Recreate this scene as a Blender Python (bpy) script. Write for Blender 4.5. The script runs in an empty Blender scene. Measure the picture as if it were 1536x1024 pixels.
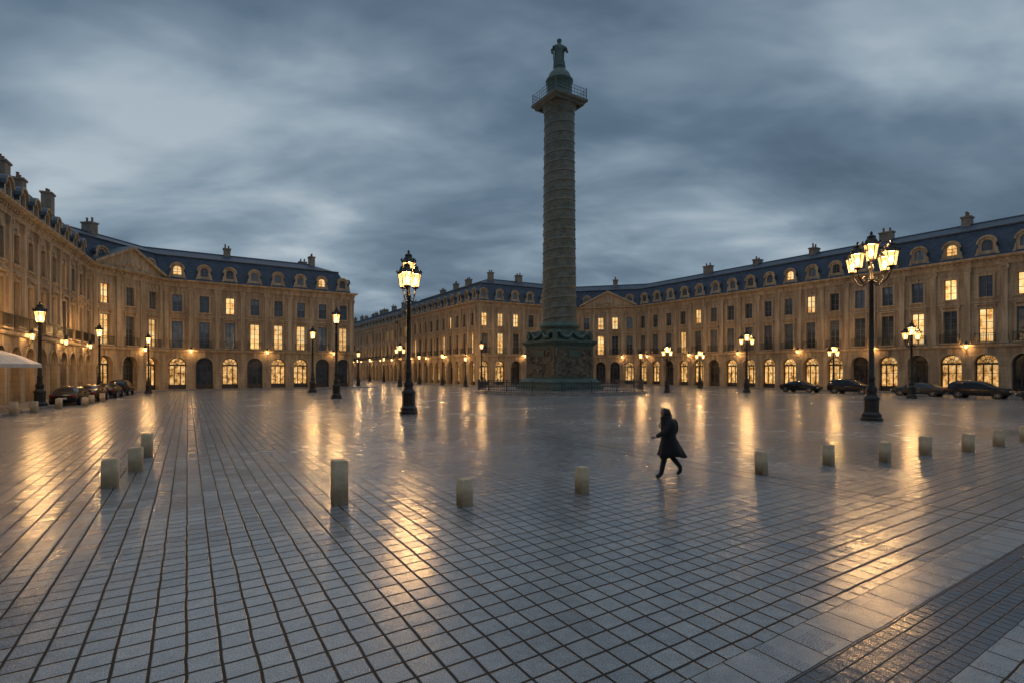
import bpy, bmesh, math, random
from mathutils import Vector, Matrix, noise
random.seed(7)
S = bpy.context.scene
COL = S.collection

# ------------------------------------------------------------------ materials
def new_mat(name):
    m = bpy.data.materials.new(name); m.use_nodes = True
    nt = m.node_tree
    return m, nt, nt.nodes['Principled BSDF'], nt.nodes['Material Output']

def N(nt, typ, **kw):
    n = nt.nodes.new(typ)
    for k, v in kw.items():
        setattr(n, k, v)
    return n

def math_node(nt, op, a, b=None, c=None, clamp=False):
    n = nt.nodes.new('ShaderNodeMath'); n.operation = op; n.use_clamp = clamp
    for i, x in enumerate((a, b, c)):
        if x is None: continue
        if isinstance(x, (int, float)): n.inputs[i].default_value = x
        else: nt.links.new(x, n.inputs[i])
    return n.outputs[0]

def mixc(nt, fac, a, b, mode='MIX'):
    n = nt.nodes.new('ShaderNodeMix'); n.data_type = 'RGBA'; n.blend_type = mode
    if isinstance(fac, (int, float)): n.inputs[0].default_value = fac
    else: nt.links.new(fac, n.inputs[0])
    for idx, x in ((6, a), (7, b)):
        if isinstance(x, tuple): n.inputs[idx].default_value = (*x, 1) if len(x) == 3 else x
        else: nt.links.new(x, n.inputs[idx])
    return n.outputs[2]

def noise_node(nt, vec, scale, detail=4, rough=0.5, dist=0.0):
    n = nt.nodes.new('ShaderNodeTexNoise')
    n.inputs['Scale'].default_value = scale; n.inputs['Detail'].default_value = detail
    n.inputs['Roughness'].default_value = rough; n.inputs['Distortion'].default_value = dist
    if vec is not None: nt.links.new(vec, n.inputs['Vector'])
    return n.outputs['Fac']

def ramp(nt, fac, stops):
    n = nt.nodes.new('ShaderNodeValToRGB')
    e = n.color_ramp.elements
    while len(e) < len(stops): e.new(0.5)
    for i, (p, c) in enumerate(stops):
        e[i].position = p; e[i].color = (*c, 1) if len(c) == 3 else c
    nt.links.new(fac, n.inputs[0])
    return n.outputs[0]

def simple_mat(name, c1, c2, rough=0.6, metal=0.0, scale=3.0, bump=0.1, bscale=20.0, spec=0.5, bdist=0.02):
    m, nt, bs, out = new_mat(name)
    tc = N(nt, 'ShaderNodeTexCoord').outputs['Object']
    f = ramp(nt, noise_node(nt, tc, scale, 4, 0.6), [(0.35, (0, 0, 0)), (0.65, (1, 1, 1))])
    nt.links.new(mixc(nt, f, c1, c2), bs.inputs['Base Color'])
    bs.inputs['Metallic'].default_value = metal
    bs.inputs['Specular IOR Level'].default_value = spec
    r = math_node(nt, 'MULTIPLY_ADD', f, 0.15, rough - 0.07)
    nt.links.new(r, bs.inputs['Roughness'])
    if bump > 0:
        b = N(nt, 'ShaderNodeBump'); b.inputs['Strength'].default_value = bump; b.inputs['Distance'].default_value = bdist
        nt.links.new(noise_node(nt, tc, bscale, 4, 0.6), b.inputs['Height'])
        nt.links.new(b.outputs[0], bs.inputs['Normal'])
    return m

def stone_mat(name, ca, cb, bw=1.1, bh=0.46, joint=0.5):
    m, nt, bs, out = new_mat(name)
    uv = N(nt, 'ShaderNodeUVMap').outputs[0]
    geo = N(nt, 'ShaderNodeNewGeometry').outputs['Position']
    big = ramp(nt, noise_node(nt, geo, 0.35, 4, 0.6), [(0.3, (0, 0, 0)), (0.7, (1, 1, 1))])
    mp = N(nt, 'ShaderNodeMapping'); mp.inputs['Scale'].default_value = (2.2, 2.2, 0.25)
    nt.links.new(geo, mp.inputs[0])
    streak = ramp(nt, noise_node(nt, mp.outputs[0], 1.0, 4, 0.65), [(0.40, (0.5, 0.46, 0.42)), (0.60, (1, 1, 1))])
    base = mixc(nt, big, ca, cb)
    base = mixc(nt, 0.75, base, streak, 'MULTIPLY')
    br = N(nt, 'ShaderNodeTexBrick')
    nt.links.new(uv, br.inputs['Vector'])
    br.inputs['Scale'].default_value = 1.0
    br.inputs['Brick Width'].default_value = bw; br.inputs['Row Height'].default_value = bh
    br.inputs['Mortar Size'].default_value = 0.018; br.inputs['Mortar Smooth'].default_value = 0.3
    br.inputs['Color1'].default_value = (1, 1, 1, 1); br.inputs['Color2'].default_value = (0.84, 0.82, 0.8, 1)
    br.inputs['Mortar'].default_value = (0.55, 0.52, 0.5, 1)
    base = mixc(nt, joint, base, br.outputs['Color'], 'MULTIPLY')
    nt.links.new(base, bs.inputs['Base Color'])
    bs.inputs['Roughness'].default_value = 0.75
    b = N(nt, 'ShaderNodeBump'); b.inputs['Strength'].default_value = 0.5; b.inputs['Distance'].default_value = 0.03
    h = math_node(nt, 'MULTIPLY_ADD', br.outputs['Fac'], -1.0, noise_node(nt, geo, 9, 3, 0.6))
    nt.links.new(h, b.inputs['Height']); nt.links.new(b.outputs[0], bs.inputs['Normal'])
    return m

def slate_mat():
    m, nt, bs, out = new_mat('wet_slate')
    uv = N(nt, 'ShaderNodeUVMap').outputs[0]
    geo = N(nt, 'ShaderNodeNewGeometry').outputs['Position']
    br = N(nt, 'ShaderNodeTexBrick'); nt.links.new(uv, br.inputs['Vector'])
    br.inputs['Scale'].default_value = 1.0
    br.inputs['Brick Width'].default_value = 0.34; br.inputs['Row Height'].default_value = 0.24
    br.inputs['Mortar Size'].default_value = 0.012
    br.inputs['Color1'].default_value = (0.026, 0.048, 0.082, 1); br.inputs['Color2'].default_value = (0.046, 0.070, 0.108, 1)
    br.inputs['Mortar'].default_value = (0.012, 0.017, 0.026, 1)
    st = ramp(nt, noise_node(nt, geo, 0.8, 4, 0.6), [(0.3, (0.6, 0.65, 0.7)), (0.7, (1.3, 1.2, 1.15))])
    nt.links.new(mixc(nt, 1.0, br.outputs['Color'], st, 'MULTIPLY'), bs.inputs['Base Color'])
    bs.inputs['Roughness'].default_value = 0.55
    bs.inputs['Specular IOR Level'].default_value = 0.35
    b = N(nt, 'ShaderNodeBump'); b.inputs['Strength'].default_value = 0.4; b.inputs['Distance'].default_value = 0.02
    nt.links.new(br.outputs['Fac'], b.inputs['Height']); b.invert = True
    nt.links.new(b.outputs[0], bs.inputs['Normal'])
    return m

def lit_mat(name, c0, c1, c2, strength, scale=1.3):
    m, nt, bs, out = new_mat(name)
    geo = N(nt, 'ShaderNodeNewGeometry').outputs['Position']
    mp = N(nt, 'ShaderNodeMapping'); mp.inputs['Scale'].default_value = (1, 1, 0.8)
    nt.links.new(geo, mp.inputs[0])
    f = noise_node(nt, mp.outputs[0], scale, 4, 0.7)
    f2 = noise_node(nt, geo, .16, 2, 0.5)
    col = ramp(nt, f, [(.36, c0), (.47, c1), (.62, c2)])
    bs.inputs['Base Color'].default_value = (0.05, 0.03, 0.02, 1)
    bs.inputs['Roughness'].default_value = 0.1
    nt.links.new(col, bs.inputs['Emission Color'])
    s = math_node(nt, 'MULTIPLY_ADD', f2, strength * 2.0, strength * 0.0)
    nt.links.new(s, bs.inputs['Emission Strength'])
    m.cycles.emission_sampling = 'NONE'
    return m

M = {}
M['stone'] = stone_mat('limestone_wall', (0.36, 0.275, 0.18), (0.46, 0.36, 0.24), joint=0.6)
M['trim'] = stone_mat('limestone_trim', (0.40, 0.31, 0.205), (0.50, 0.395, 0.265), bw=3.0, bh=1.7, joint=0.3)
M['slate'] = slate_mat()
M['lead'] = simple_mat('lead_sheet', (0.05, 0.065, 0.09), (0.085, 0.10, 0.125), 0.55, 0.2, 1.5, 0.1)
M['pane_dark'] = simple_mat('window_glass_dark', (0.04, 0.06, 0.08), (0.08, 0.11, 0.14), 0.12, 0.35, 0.8, 0.03, 2)
M['pane_mid'] = simple_mat('window_glass_curtain', (0.10, 0.135, 0.17), (0.18, 0.22, 0.26), 0.15, 0.35, 1.5, 0.03, 2)
M['pane_lit'] = lit_mat('window_lit', (.55, .25, .06), (1, .54, .17), (1, .74, .36), 1.1)
M['shop_lit'] = lit_mat('shop_interior_lit', (.12, .05, .012), (.68, .32, .08), (1.1, .70, .28), .95, 2.0)
M['shop_dark'] = simple_mat('shop_glass_dark', (0.02, 0.025, 0.03), (0.06, 0.07, 0.08), 0.12, 0.2, 1.0, 0.03, 2)
M['frame'] = simple_mat('window_frame_paint', (0.10, 0.09, 0.075), (0.16, 0.14, 0.12), 0.5, bump=0)
M['darkframe'] = simple_mat('shop_frame_paint', (0.025, 0.022, 0.02), (0.05, 0.042, 0.035), 0.4, bump=0)
M['iron'] = simple_mat('black_cast_iron', (0.012, 0.012, 0.012), (0.03, 0.028, 0.025), 0.38, 0.4, 6, 0.25, 30)
M['brickch'] = simple_mat('chimney_masonry', (0.17, 0.14, 0.11), (0.28, 0.235, 0.19), 0.85, 0, 1.5, 0.4, 8)
M['pot'] = simple_mat('terracotta', (0.16, 0.08, 0.05), (0.22, 0.12, 0.08), 0.8)
M['bronze'] = simple_mat('patinated_bronze', (0.080, 0.088, 0.070), (0.150, 0.155, 0.122), 0.5, 0.25, 1.3, 0.8, 6, bdist=0.06)
M['patina'] = simple_mat('green_patina', (0.045, 0.080, 0.068), (0.09, 0.135, 0.115), 0.55, 0.25, 1.2, 0.6, 7, bdist=0.06)
M['relief'] = simple_mat('bronze_relief_panel', (0.065, 0.068, 0.05), (0.20, 0.16, 0.11), 0.5, 0.25, 2.4, 1.0, 3.2, bdist=0.25)
M['bollard'] = simple_mat('bollard_stone', (0.34, 0.245, 0.145), (0.50, 0.375, 0.235), 0.65, 0, 5, 0.4, 40, bdist=0.01)
M['kerb'] = simple_mat('kerb_granite', (0.14, 0.135, 0.13), (0.22, 0.21, 0.20), 0.3, 0, 2, 0.3, 30, bdist=0.01)
M['carpaint'] = simple_mat('car_paint_black', (0.008, 0.009, 0.012), (0.013, 0.014, 0.018), 0.16, 0.2, 1, 0.0)
M['carpaint2'] = simple_mat('car_paint_grey', (0.035, 0.04, 0.048), (0.05, 0.055, 0.062), 0.2, 0.4, 1, 0.0)
M['carglass'] = simple_mat('car_glass', (0.01, 0.012, 0.015), (0.02, 0.024, 0.03), 0.08, 0.2, 1, 0.0)
M['tyre'] = simple_mat('tyre_rubber', (0.01, 0.01, 0.01), (0.02, 0.02, 0.02), 0.8)
M['rim'] = simple_mat('alloy_rim', (0.3, 0.3, 0.32), (0.45, 0.45, 0.47), 0.3, 0.9)
M['taillamp'] = simple_mat('tail_lamp_lens', (0.2, 0.01, 0.01), (0.3, 0.02, 0.02), 0.2)
M['headlamp'] = simple_mat('head_lamp_lens', (0.4, 0.4, 0.42), (0.55, 0.55, 0.56), 0.15)
M['coat'] = simple_mat('black_wool_coat', (0.006, 0.006, 0.008), (0.013, 0.012, 0.014), 0.85, 0, 8, 0.4, 60)
M['skin'] = simple_mat('skin', (0.22, 0.13, 0.09), (0.28, 0.17, 0.12), 0.5, 0, 8, 0.05)
M['hair'] = simple_mat('dark_hair', (0.008, 0.006, 0.005), (0.02, 0.015, 0.012), 0.6, 0, 20, 0.5, 60)
M['canvas'] = simple_mat('parasol_canvas', (0.50, 0.45, 0.40), (0.62, 0.57, 0.52), 0.8)

m, nt, bs, out = new_mat('lantern_glass')
nt.nodes.remove(bs)
em = N(nt, 'ShaderNodeEmission'); em.inputs[0].default_value = (1, 0.50, 0.14, 1); em.inputs[1].default_value = 4.2
tr = N(nt, 'ShaderNodeBsdfTransparent')
mx = N(nt, 'ShaderNodeMixShader'); mx.inputs[0].default_value = 0.38
nt.links.new(tr.outputs[0], mx.inputs[1]); nt.links.new(em.outputs[0], mx.inputs[2]); nt.links.new(mx.outputs[0], out.inputs[0])
M['lantern'] = m
m.cycles.emission_sampling = 'NONE'
m, nt, bs, out = new_mat('lamp_mantle')
bs.inputs['Emission Color'].default_value = (1, 0.72, 0.35, 1); bs.inputs['Emission Strength'].default_value = 12
m.cycles.emission_sampling = 'NONE'
M['mantle'] = m

# ------------------------------------------------------------------ mesh builder
class MB:
    def __init__(s): s.v = []; s.f = []; s.m = []; s.uv = []; s.mats = []; s.smooth = []
    def mi(s, mat):
        if mat not in s.mats: s.mats.append(mat)
        return s.mats.index(mat)
    def face(s, pts, mat, uvs=None, smooth=False):
        b = len(s.v)
        s.v.extend([tuple(p) for p in pts])
        s.f.append(tuple(range(b, b + len(pts)))); s.m.append(s.mi(mat)); s.smooth.append(smooth)
        s.uv.extend(uvs if uvs else [(p[0] + p[1], p[2]) for p in pts])
    def grid(s, rows, mat, closed=True, smooth=True):
        b = len(s.v); n = len(rows[0])
        for r in rows: s.v.extend([tuple(p) for p in r])
        k = s.mi(mat)
        for i in range(len(rows) - 1):
            for j in range(n if closed else n - 1):
                a = b + i * n + j; c = b + i * n + (j + 1) % n
                s.f.append((a, c, c + n, a + n)); s.m.append(k); s.smooth.append(smooth)
    def obj(s, name, parent=None, loc=None):
        me = bpy.data.meshes.new(name)
        me.from_pydata(s.v, [], s.f)
        for k in s.mats: me.materials.append(M[k])
        me.polygons.foreach_set('material_index', s.m)
        me.polygons.foreach_set('use_smooth', s.smooth)
        if len(s.uv) == len(s.v) and s.uv:
            ul = me.uv_layers.new(name='UVMap')
            vi = [0] * len(me.loops); me.loops.foreach_get('vertex_index', vi)
            flat = []
            for i in vi: flat.extend(s.uv[i])
            ul.data.foreach_set('uv', flat)
        me.update()
        o = bpy.data.objects.new(name, me); COL.objects.link(o)
        if parent: o.parent = parent
        if loc: o.location = loc
        return o

def empty(name, loc=(0, 0, 0), rot=0):
    o = bpy.data.objects.new(name, None); o.location = loc; o.rotation_euler = (0, 0, rot); COL.objects.link(o); return o

class Frame:
    def __init__(s, p, d, s0=0.0):
        s.p = p; s.d = d; s.n = (-d[1], d[0]); s.s0 = s0
    def __call__(s, a, d, z):
        return (s.p[0] + s.d[0] * a + s.n[0] * d, s.p[1] + s.d[1] * a + s.n[1] * d, z)
    def q(s, mb, pts, mat):
        mb.face([s(*p) for p in pts], mat, [(s.s0 + p[0] + p[1] * 0.7, p[2]) for p in pts])
    def box(s, mb, s0, s1, d0, d1, z0, z1, mat, back=False):
        s.q(mb, [(s0, d1, z0), (s1, d1, z0), (s1, d1, z1), (s0, d1, z1)], mat)
        s.q(mb, [(s0, d0, z0), (s0, d1, z0), (s0, d1, z1), (s0, d0, z1)], mat)
        s.q(mb, [(s1, d1, z0), (s1, d0, z0), (s1, d0, z1), (s1, d1, z1)], mat)
        s.q(mb, [(s0, d1, z1), (s1, d1, z1), (s1, d0, z1), (s0, d0, z1)], mat)
        s.q(mb, [(s0, d0, z0), (s1, d0, z0), (s1, d1, z0), (s0, d1, z0)], mat)
        if back: s.q(mb, [(s1, d0, z0), (s0, d0, z0), (s0, d0, z1), (s1, d0, z1)], mat)

def sweep(mb, pts, prof, mat):
    n = len(pts); dirs = []; cum = [0]
    for i in range(n - 1):
        dx = pts[i + 1][0] - pts[i][0]; dy = pts[i + 1][1] - pts[i][1]; L = math.hypot(dx, dy)
        dirs.append((dx / L, dy / L)); cum.append(cum[-1] + L)
    nor = [(-d[1], d[0]) for d in dirs]; mit = []
    for i in range(n):
        a = nor[max(i - 1, 0)]; b = nor[min(i, n - 2)]
        k = 1 + a[0] * b[0] + a[1] * b[1]
        mit.append(((a[0] + b[0]) / k, (a[1] + b[1]) / k))
    pl = [0]
    for j in range(len(prof) - 1):
        pl.append(pl[-1] + math.hypot(prof[j + 1][0] - prof[j][0], prof[j + 1][1] - prof[j][1]))
    for i in range(n - 1):
        for j in range(len(prof) - 1):
            P = lambda a, b: (pts[a][0] + mit[a][0] * prof[b][0], pts[a][1] + mit[a][1] * prof[b][0], prof[b][1])
            mb.face([P(i, j), P(i + 1, j), P(i + 1, j + 1), P(i, j + 1)], mat,
                    [(cum[i], pl[j]), (cum[i + 1], pl[j]), (cum[i + 1], pl[j + 1]), (cum[i], pl[j + 1])])

# ------------------------------------------------------------------ building
def opening(F, wl, c, h, z0, z1, dep, mat='stone'):
    F.q(wl, [(c - h, 0, z0), (c - h, -dep, z0), (c - h, -dep, z1), (c - h, 0, z1)], mat)
    F.q(wl, [(c + h, 0, z0), (c + h, -dep, z0), (c + h, -dep, z1), (c + h, 0, z1)], mat)
    F.q(wl, [(c - h, 0, z1), (c + h, 0, z1), (c + h, -dep, z1), (c - h, -dep, z1)], mat)
    F.q(wl, [(c - h, 0, z0), (c + h, 0, z0), (c + h, -dep, z0), (c - h, -dep, z0)], mat)

def bay(F, o, w, B, lit_arch, lit1, lit2, rnd, detail=True, litd=False):
    wl, tr, fr, pn, ir, dm = B['walls'], B['stone_trim'], B['window_frames'], B['window_glass'], B['balcony_railings'], B['dormers']
    c = o + w / 2; a = min(1.02, w * 0.335); zs = 3.45; e = o + w
    F.q(wl, [(o, 0, 0), (c - a, 0, 0), (c - a, 0, 5.2), (o, 0, 5.2)], 'stone')
    F.q(wl, [(c + a, 0, 0), (e, 0, 0), (e, 0, 5.2), (c + a, 0, 5.2)], 'stone')
    K = 10; arc = [(c - a * math.cos(math.pi * i / K), zs + a * math.sin(math.pi * i / K)) for i in range(K + 1)]
    dep = 0.75
    for i in range(K):
        (s0, z0), (s1, z1) = arc[i], arc[i + 1]
        F.q(wl, [(s0, 0, z0), (s1, 0, z1), (s1, 0, 5.2), (s0, 0, 5.2)], 'stone')
        F.q(wl, [(s0, 0, z0), (s1, 0, z1), (s1, -dep, z1), (s0, -dep, z0)], 'stone')
        k = 1.17
        S0, Z0, S1, Z1 = c + (s0 - c) * k, zs + (z0 - zs) * k, c + (s1 - c) * k, zs + (z1 - zs) * k
        F.q(tr, [(s0, .07, z0), (s1, .07, z1), (S1, .07, Z1), (S0, .07, Z0)], 'trim')
        F.q(tr, [(S0, .07, Z0), (S1, .07, Z1), (S1, 0, Z1), (S0, 0, Z0)], 'trim')
        F.q(tr, [(s0, .07, z0), (s1, .07, z1), (s1, 0, z1), (s0, 0, z0)], 'trim')
    for s in (c - a, c + a):
        F.q(wl, [(s, 0, 0), (s, -dep, 0), (s, -dep, zs), (s, 0, zs)], 'stone')
    F.box(tr, c - .17, c + .17, 0, .2, zs + a - .05, 5.15, 'trim')
    F.box(tr, c - a - .3, c - a + .02, 0, .09, zs - .22, zs - .02, 'trim')
    F.box(tr, c + a - .02, c + a + .3, 0, .09, zs - .22, zs - .02, 'trim')
    pm = 'shop_lit' if lit_arch else 'shop_dark'
    F.q(pn, [(c - a, -dep + .03, 0.0), (c + a, -dep + .03, 0), (c + a, -dep + .03, zs + a), (c - a, -dep + .03, zs + a)], pm)
    d0, d1 = -dep + .04, -dep + .13
    F.box(fr, c - a, c + a, d0, d1 + .02, zs - .16, zs + .06, 'darkframe')
    F.box(fr, c - a, c + a, d0, d1, 0.05, 0.75, 'darkframe')
    F.box(fr, c - a, c + a, d0, d1 - .02, 2.3, 2.36, 'darkframe')
    for s in (-a + .08, -.36, .36, a - .08):
        F.box(fr, c + s - .06, c + s + .06, d0, d1, 0.5, zs - .1, 'darkframe')
    for ang in (36, 72, 108, 144):
        ca, sa = math.cos(math.radians(ang)), math.sin(math.radians(ang))
        px, pz = -sa * .03, ca * .03
        F.q(fr, [(c + px, d1, zs + pz), (c + ca * a + px, d1, zs + sa * a + pz), (c + ca * a - px, d1, zs + sa * a - pz), (c - px, d1, zs - pz)], 'darkframe')
    for i in range(K):
        (s0, z0), (s1, z1) = arc[i], arc[i + 1]; k = .88
        F.q(fr, [(s0, d1, z0), (s1, d1, z1), (c + (s1 - c) * k, d1, zs + (z1 - zs) * k), (c + (s0 - c) * k, d1, zs + (z0 - zs) * k)], 'darkframe')
        k2 = .5
        F.q(fr, [(c + (s0 - c) * k2, d1, zs + (z0 - zs) * k2), (c + (s1 - c) * k2, d1, zs + (z1 - zs) * k2), (c + (s1 - c) * (k2 - .06), d1, zs + (z1 - zs) * (k2 - .06)), (c + (s0 - c) * (k2 - .06), d1, zs + (z0 - zs) * (k2 - .06))], 'darkframe')
    bands = [(5.2, 5.75, 0), (5.75, 9.35, .62), (9.35, 10.65, 0), (10.65, 12.95, .57), (12.95, 14.2, 0)]
    for z0, z1, h in bands:
        if h == 0:
            F.q(wl, [(o, 0, z0), (e, 0, z0), (e, 0, z1), (o, 0, z1)], 'stone')
        else:
            F.q(wl, [(o, 0, z0), (c - h, 0, z0), (c - h, 0, z1), (o, 0, z1)], 'stone')
            F.q(wl, [(c + h, 0, z0), (e, 0, z0), (e, 0, z1), (c + h, 0, z1)], 'stone')
            dp = .3
            opening(F, wl, c, h, z0, z1, dp)
            lit = lit1 if z0 < 8 else lit2
            pm = 'pane_lit' if lit else ('pane_mid' if rnd.random() < .5 else 'pane_dark')
            if not lit and rnd.random() < .4:      # half-drawn blind, lower part dark
                zm = z0 + (z1 - z0) * (.35 + .4 * rnd.random())
                F.q(pn, [(c - h, -dp + .02, z0), (c + h, -dp + .02, z0), (c + h, -dp + .02, zm), (c - h, -dp + .02, zm)], 'pane_dark')
                F.q(pn, [(c - h, -dp + .02, zm), (c + h, -dp + .02, zm), (c + h, -dp + .02, z1), (c - h, -dp + .02, z1)], 'pane_mid')
            else:
                F.q(pn, [(c - h, -dp + .02, z0), (c + h, -dp + .02, z0), (c + h, -dp + .02, z1), (c - h, -dp + .02, z1)], pm)
            f0, f1 = -dp + .03, -dp + .09
            F.box(fr, c - h, c - h + .08, f0, f1, z0, z1, 'frame'); F.box(fr, c + h - .08, c + h, f0, f1, z0, z1, 'frame')
            F.box(fr, c - .045, c + .045, f0, f1 + .01, z0, z1, 'frame')
            nb = 5 if z1 - z0 > 3 else 3
            for i in range(nb + 1):
                zz = z0 + (z1 - z0) * i / nb
                t = .06 if i in (0, nb) else .025
                F.box(fr, c - h + .08, c + h - .08, f0, f1 - .01, max(z0, zz - t), min(z1, zz + t), 'frame')
            F.box(tr, c - h - .2, c - h, 0, .07, z0, z1, 'trim'); F.box(tr, c + h, c + h + .2, 0, .07, z0, z1, 'trim')
            F.box(tr, c - h - .2, c + h + .2, 0, .075, z1, z1 + .22, 'trim')
            if z0 < 8:
                F.box(tr, c - h - .3, c + h + .3, 0, .24, z1 + .42, z1 + .55, 'trim')
                F.box(tr, c - h - .22, c - h - .04, 0, .17, z1 + .1, z1 + .42, 'trim'); F.box(tr, c + h + .04, c + h + .22, 0, .17, z1 + .1, z1 + .42, 'trim')
            else:
                F.box(tr, c - h - .28, c + h + .28, 0, .17, z0 - .16, z0, 'trim')
                F.box(tr, c - .14, c + .14, 0, .15, z1 + .02, z1 + .4, 'trim')
    h = .88
    F.box(tr, c - h, c + h, .1, .5, 5.6, 5.74, 'trim')
    F.box(ir, c - h, c + h, .44, .48, 6.66, 6.71, 'iron'); F.box(ir, c - h, c + h, .44, .47, 5.84, 5.87, 'iron')
    nbar = 13 if detail else 8
    for i in range(nbar + 1):
        s = c - h + 2 * h * i / nbar
        F.box(ir, s - .014, s + .014, .445, .47, 5.74, 6.66, 'iron')
    for s in (c - h, c + h - .03):
        F.box(ir, s, s + .03, .08, .44, 6.66, 6.70, 'iron'); F.box(ir, s, s + .03, .2, .23, 5.74, 6.66, 'iron')
    nd = 6
    for i in range(nd):
        s = o + w * (i + .25) / nd
        F.box(tr, s, s + w / nd * .5, .18, .34, 14.42, 14.62, 'trim')
    def outline(hw, zb, za, K=8):
        return [(-hw, zb)] + [(-hw * math.cos(math.pi * i / K), za + hw * math.sin(math.pi * i / K)) for i in range(K + 1)] + [(hw, zb)]
    O = outline(.74, 15.1, 16.55); I = outline(.46, 15.75, 16.5)
    df = -.42
    for i in range(len(O) - 1):
        F.q(dm, [(c + O[i][0], df, O[i][1]), (c + O[i + 1][0], df, O[i + 1][1]), (c + I[i + 1][0], df, I[i + 1][1]), (c + I[i][0], df, I[i][1])], 'trim')
        F.q(dm, [(c + O[i][0], df, O[i][1]), (c + O[i + 1][0], df, O[i + 1][1]), (c + O[i + 1][0], -2.3, O[i + 1][1]), (c + O[i][0], -2.3, O[i][1])], 'lead')
        F.q(dm, [(c + I[i][0], df, I[i][1]), (c + I[i + 1][0], df, I[i + 1][1]), (c + I[i + 1][0], df - .2, I[i + 1][1]), (c + I[i][0], df - .2, I[i][1])], 'trim')
    F.q(dm, [(c - .74, df, 15.1), (c + .74, df, 15.1), (c + .46, df, 15.75), (c - .46, df, 15.75)], 'trim')
    F.q(pn, [(c - .46, df - .18, 15.75), (c + .46, df - .18, 15.75), (c + .46, df - .18, 17.0), (c - .46, df - .18, 17.0)], 'pane_lit' if litd else ('pane_mid' if rnd.random() < .6 else 'pane_dark'))
    H0 = outline(.72, 16.40, 16.55); H1 = outline(.90, 16.35, 16.55)
    for i in range(1, len(H0) - 2):
        A, Bq, C, D = H0[i], H0[i + 1], H1[i + 1], H1[i]
        F.q(dm, [(c + A[0], df + .16, A[1]), (c + Bq[0], df + .16, Bq[1]), (c + C[0], df + .16, C[1]), (c + D[0], df + .16, D[1])], 'trim')
        F.q(dm, [(c + D[0], df + .16, D[1]), (c + C[0], df + .16, C[1]), (c + C[0], df - .3, C[1]), (c + D[0], df - .3, D[1])], 'lead')
        F.q(dm, [(c + A[0], df + .16, A[1]), (c + Bq[0], df + .16, Bq[1]), (c + Bq[0], df, Bq[1]), (c + A[0], df, A[1])], 'trim')
    for sg in (-1, 1):
        pts = [(sg * .74, 15.1), (sg * 1.1, 15.1), (sg * 1.05, 15.35), (sg * .92, 15.6), (sg * .86, 16.0), (sg * .74, 16.2)]
        F.q(dm, [(c + p[0], df + .05, p[1]) for p in pts], 'trim')
        for i in range(len(pts) - 1):
            F.q(dm, [(c + pts[i][0], df + .05, pts[i][1]), (c + pts[i + 1][0], df + .05, pts[i + 1][1]), (c + pts[i + 1][0], df - .25, pts[i + 1][1]), (c + pts[i][0], df - .25, pts[i][1])], 'trim')
    F.box(fr, c - .025, c + .025, df - .17, df - .13, 15.75, 16.94, 'frame')
    for zz in (15.78, 16.15, 16.52): F.box(fr, c - .46, c + .46, df - .17, df - .14, zz - .025, zz + .025, 'frame')

def pilaster(F, s, tr):
    F.box(tr, s - .26, s + .26, 0, .17, 6.0, 13.3, 'trim')
    F.box(tr, s - .34, s + .34, 0, .25, 5.6, 5.8, 'trim'); F.box(tr, s - .30, s + .30, 0, .21, 5.8, 6.0, 'trim')
    F.box(tr, s - .30, s + .30, 0, .23, 13.3, 13.4, 'trim')
    F.box(tr, s - .28, s + .28, 0, .21, 13.4, 13.75, 'trim')
    for g in (-1, 1): F.box(tr, s + g * .30 - .09, s + g * .30 + .09, 0, .27, 13.48, 13.757, 'trim')
    F.box(tr, s - .38, s + .38, 0, .28, 13.76, 13.9, 'trim')
    F.box(tr, s - .30, s + .30, 0, .19, 13.9, 14.0, 'trim')

def chimney(mb, x, y, ang, w, zt, rnd):
    F = Frame((x, y), (math.cos(ang), math.sin(ang)))
    F.box(mb, -w / 2, w / 2, -.42, .42, 17.5, zt, 'brickch', True)
    F.box(mb, -w / 2 - .1, w / 2 + .1, -.52, .52, zt, zt + .18, 'brickch', True)
    k = max(2, int(w / .55))
    for i in range(k):
        cx = -w / 2 + w * (i + .5) / k; r = .13; hh = .35 + rnd.random() * .3
        px, py, _ = F(cx, 0, 0)
        rows = [[(px + r * q * math.cos(t * math.pi / 4), py + r * q * math.sin(t * math.pi / 4), zt + .18 + z) for t in range(8)] for q, z in ((1, 0), (.8, hh * .8), (1, hh * .82), (1, hh))]
        for i2 in range(3):
            for t in range(8):
                mb.face([rows[i2][t], rows[i2][(t + 1) % 8], rows[i2 + 1][(t + 1) % 8], rows[i2 + 1][t]], 'pot')

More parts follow.
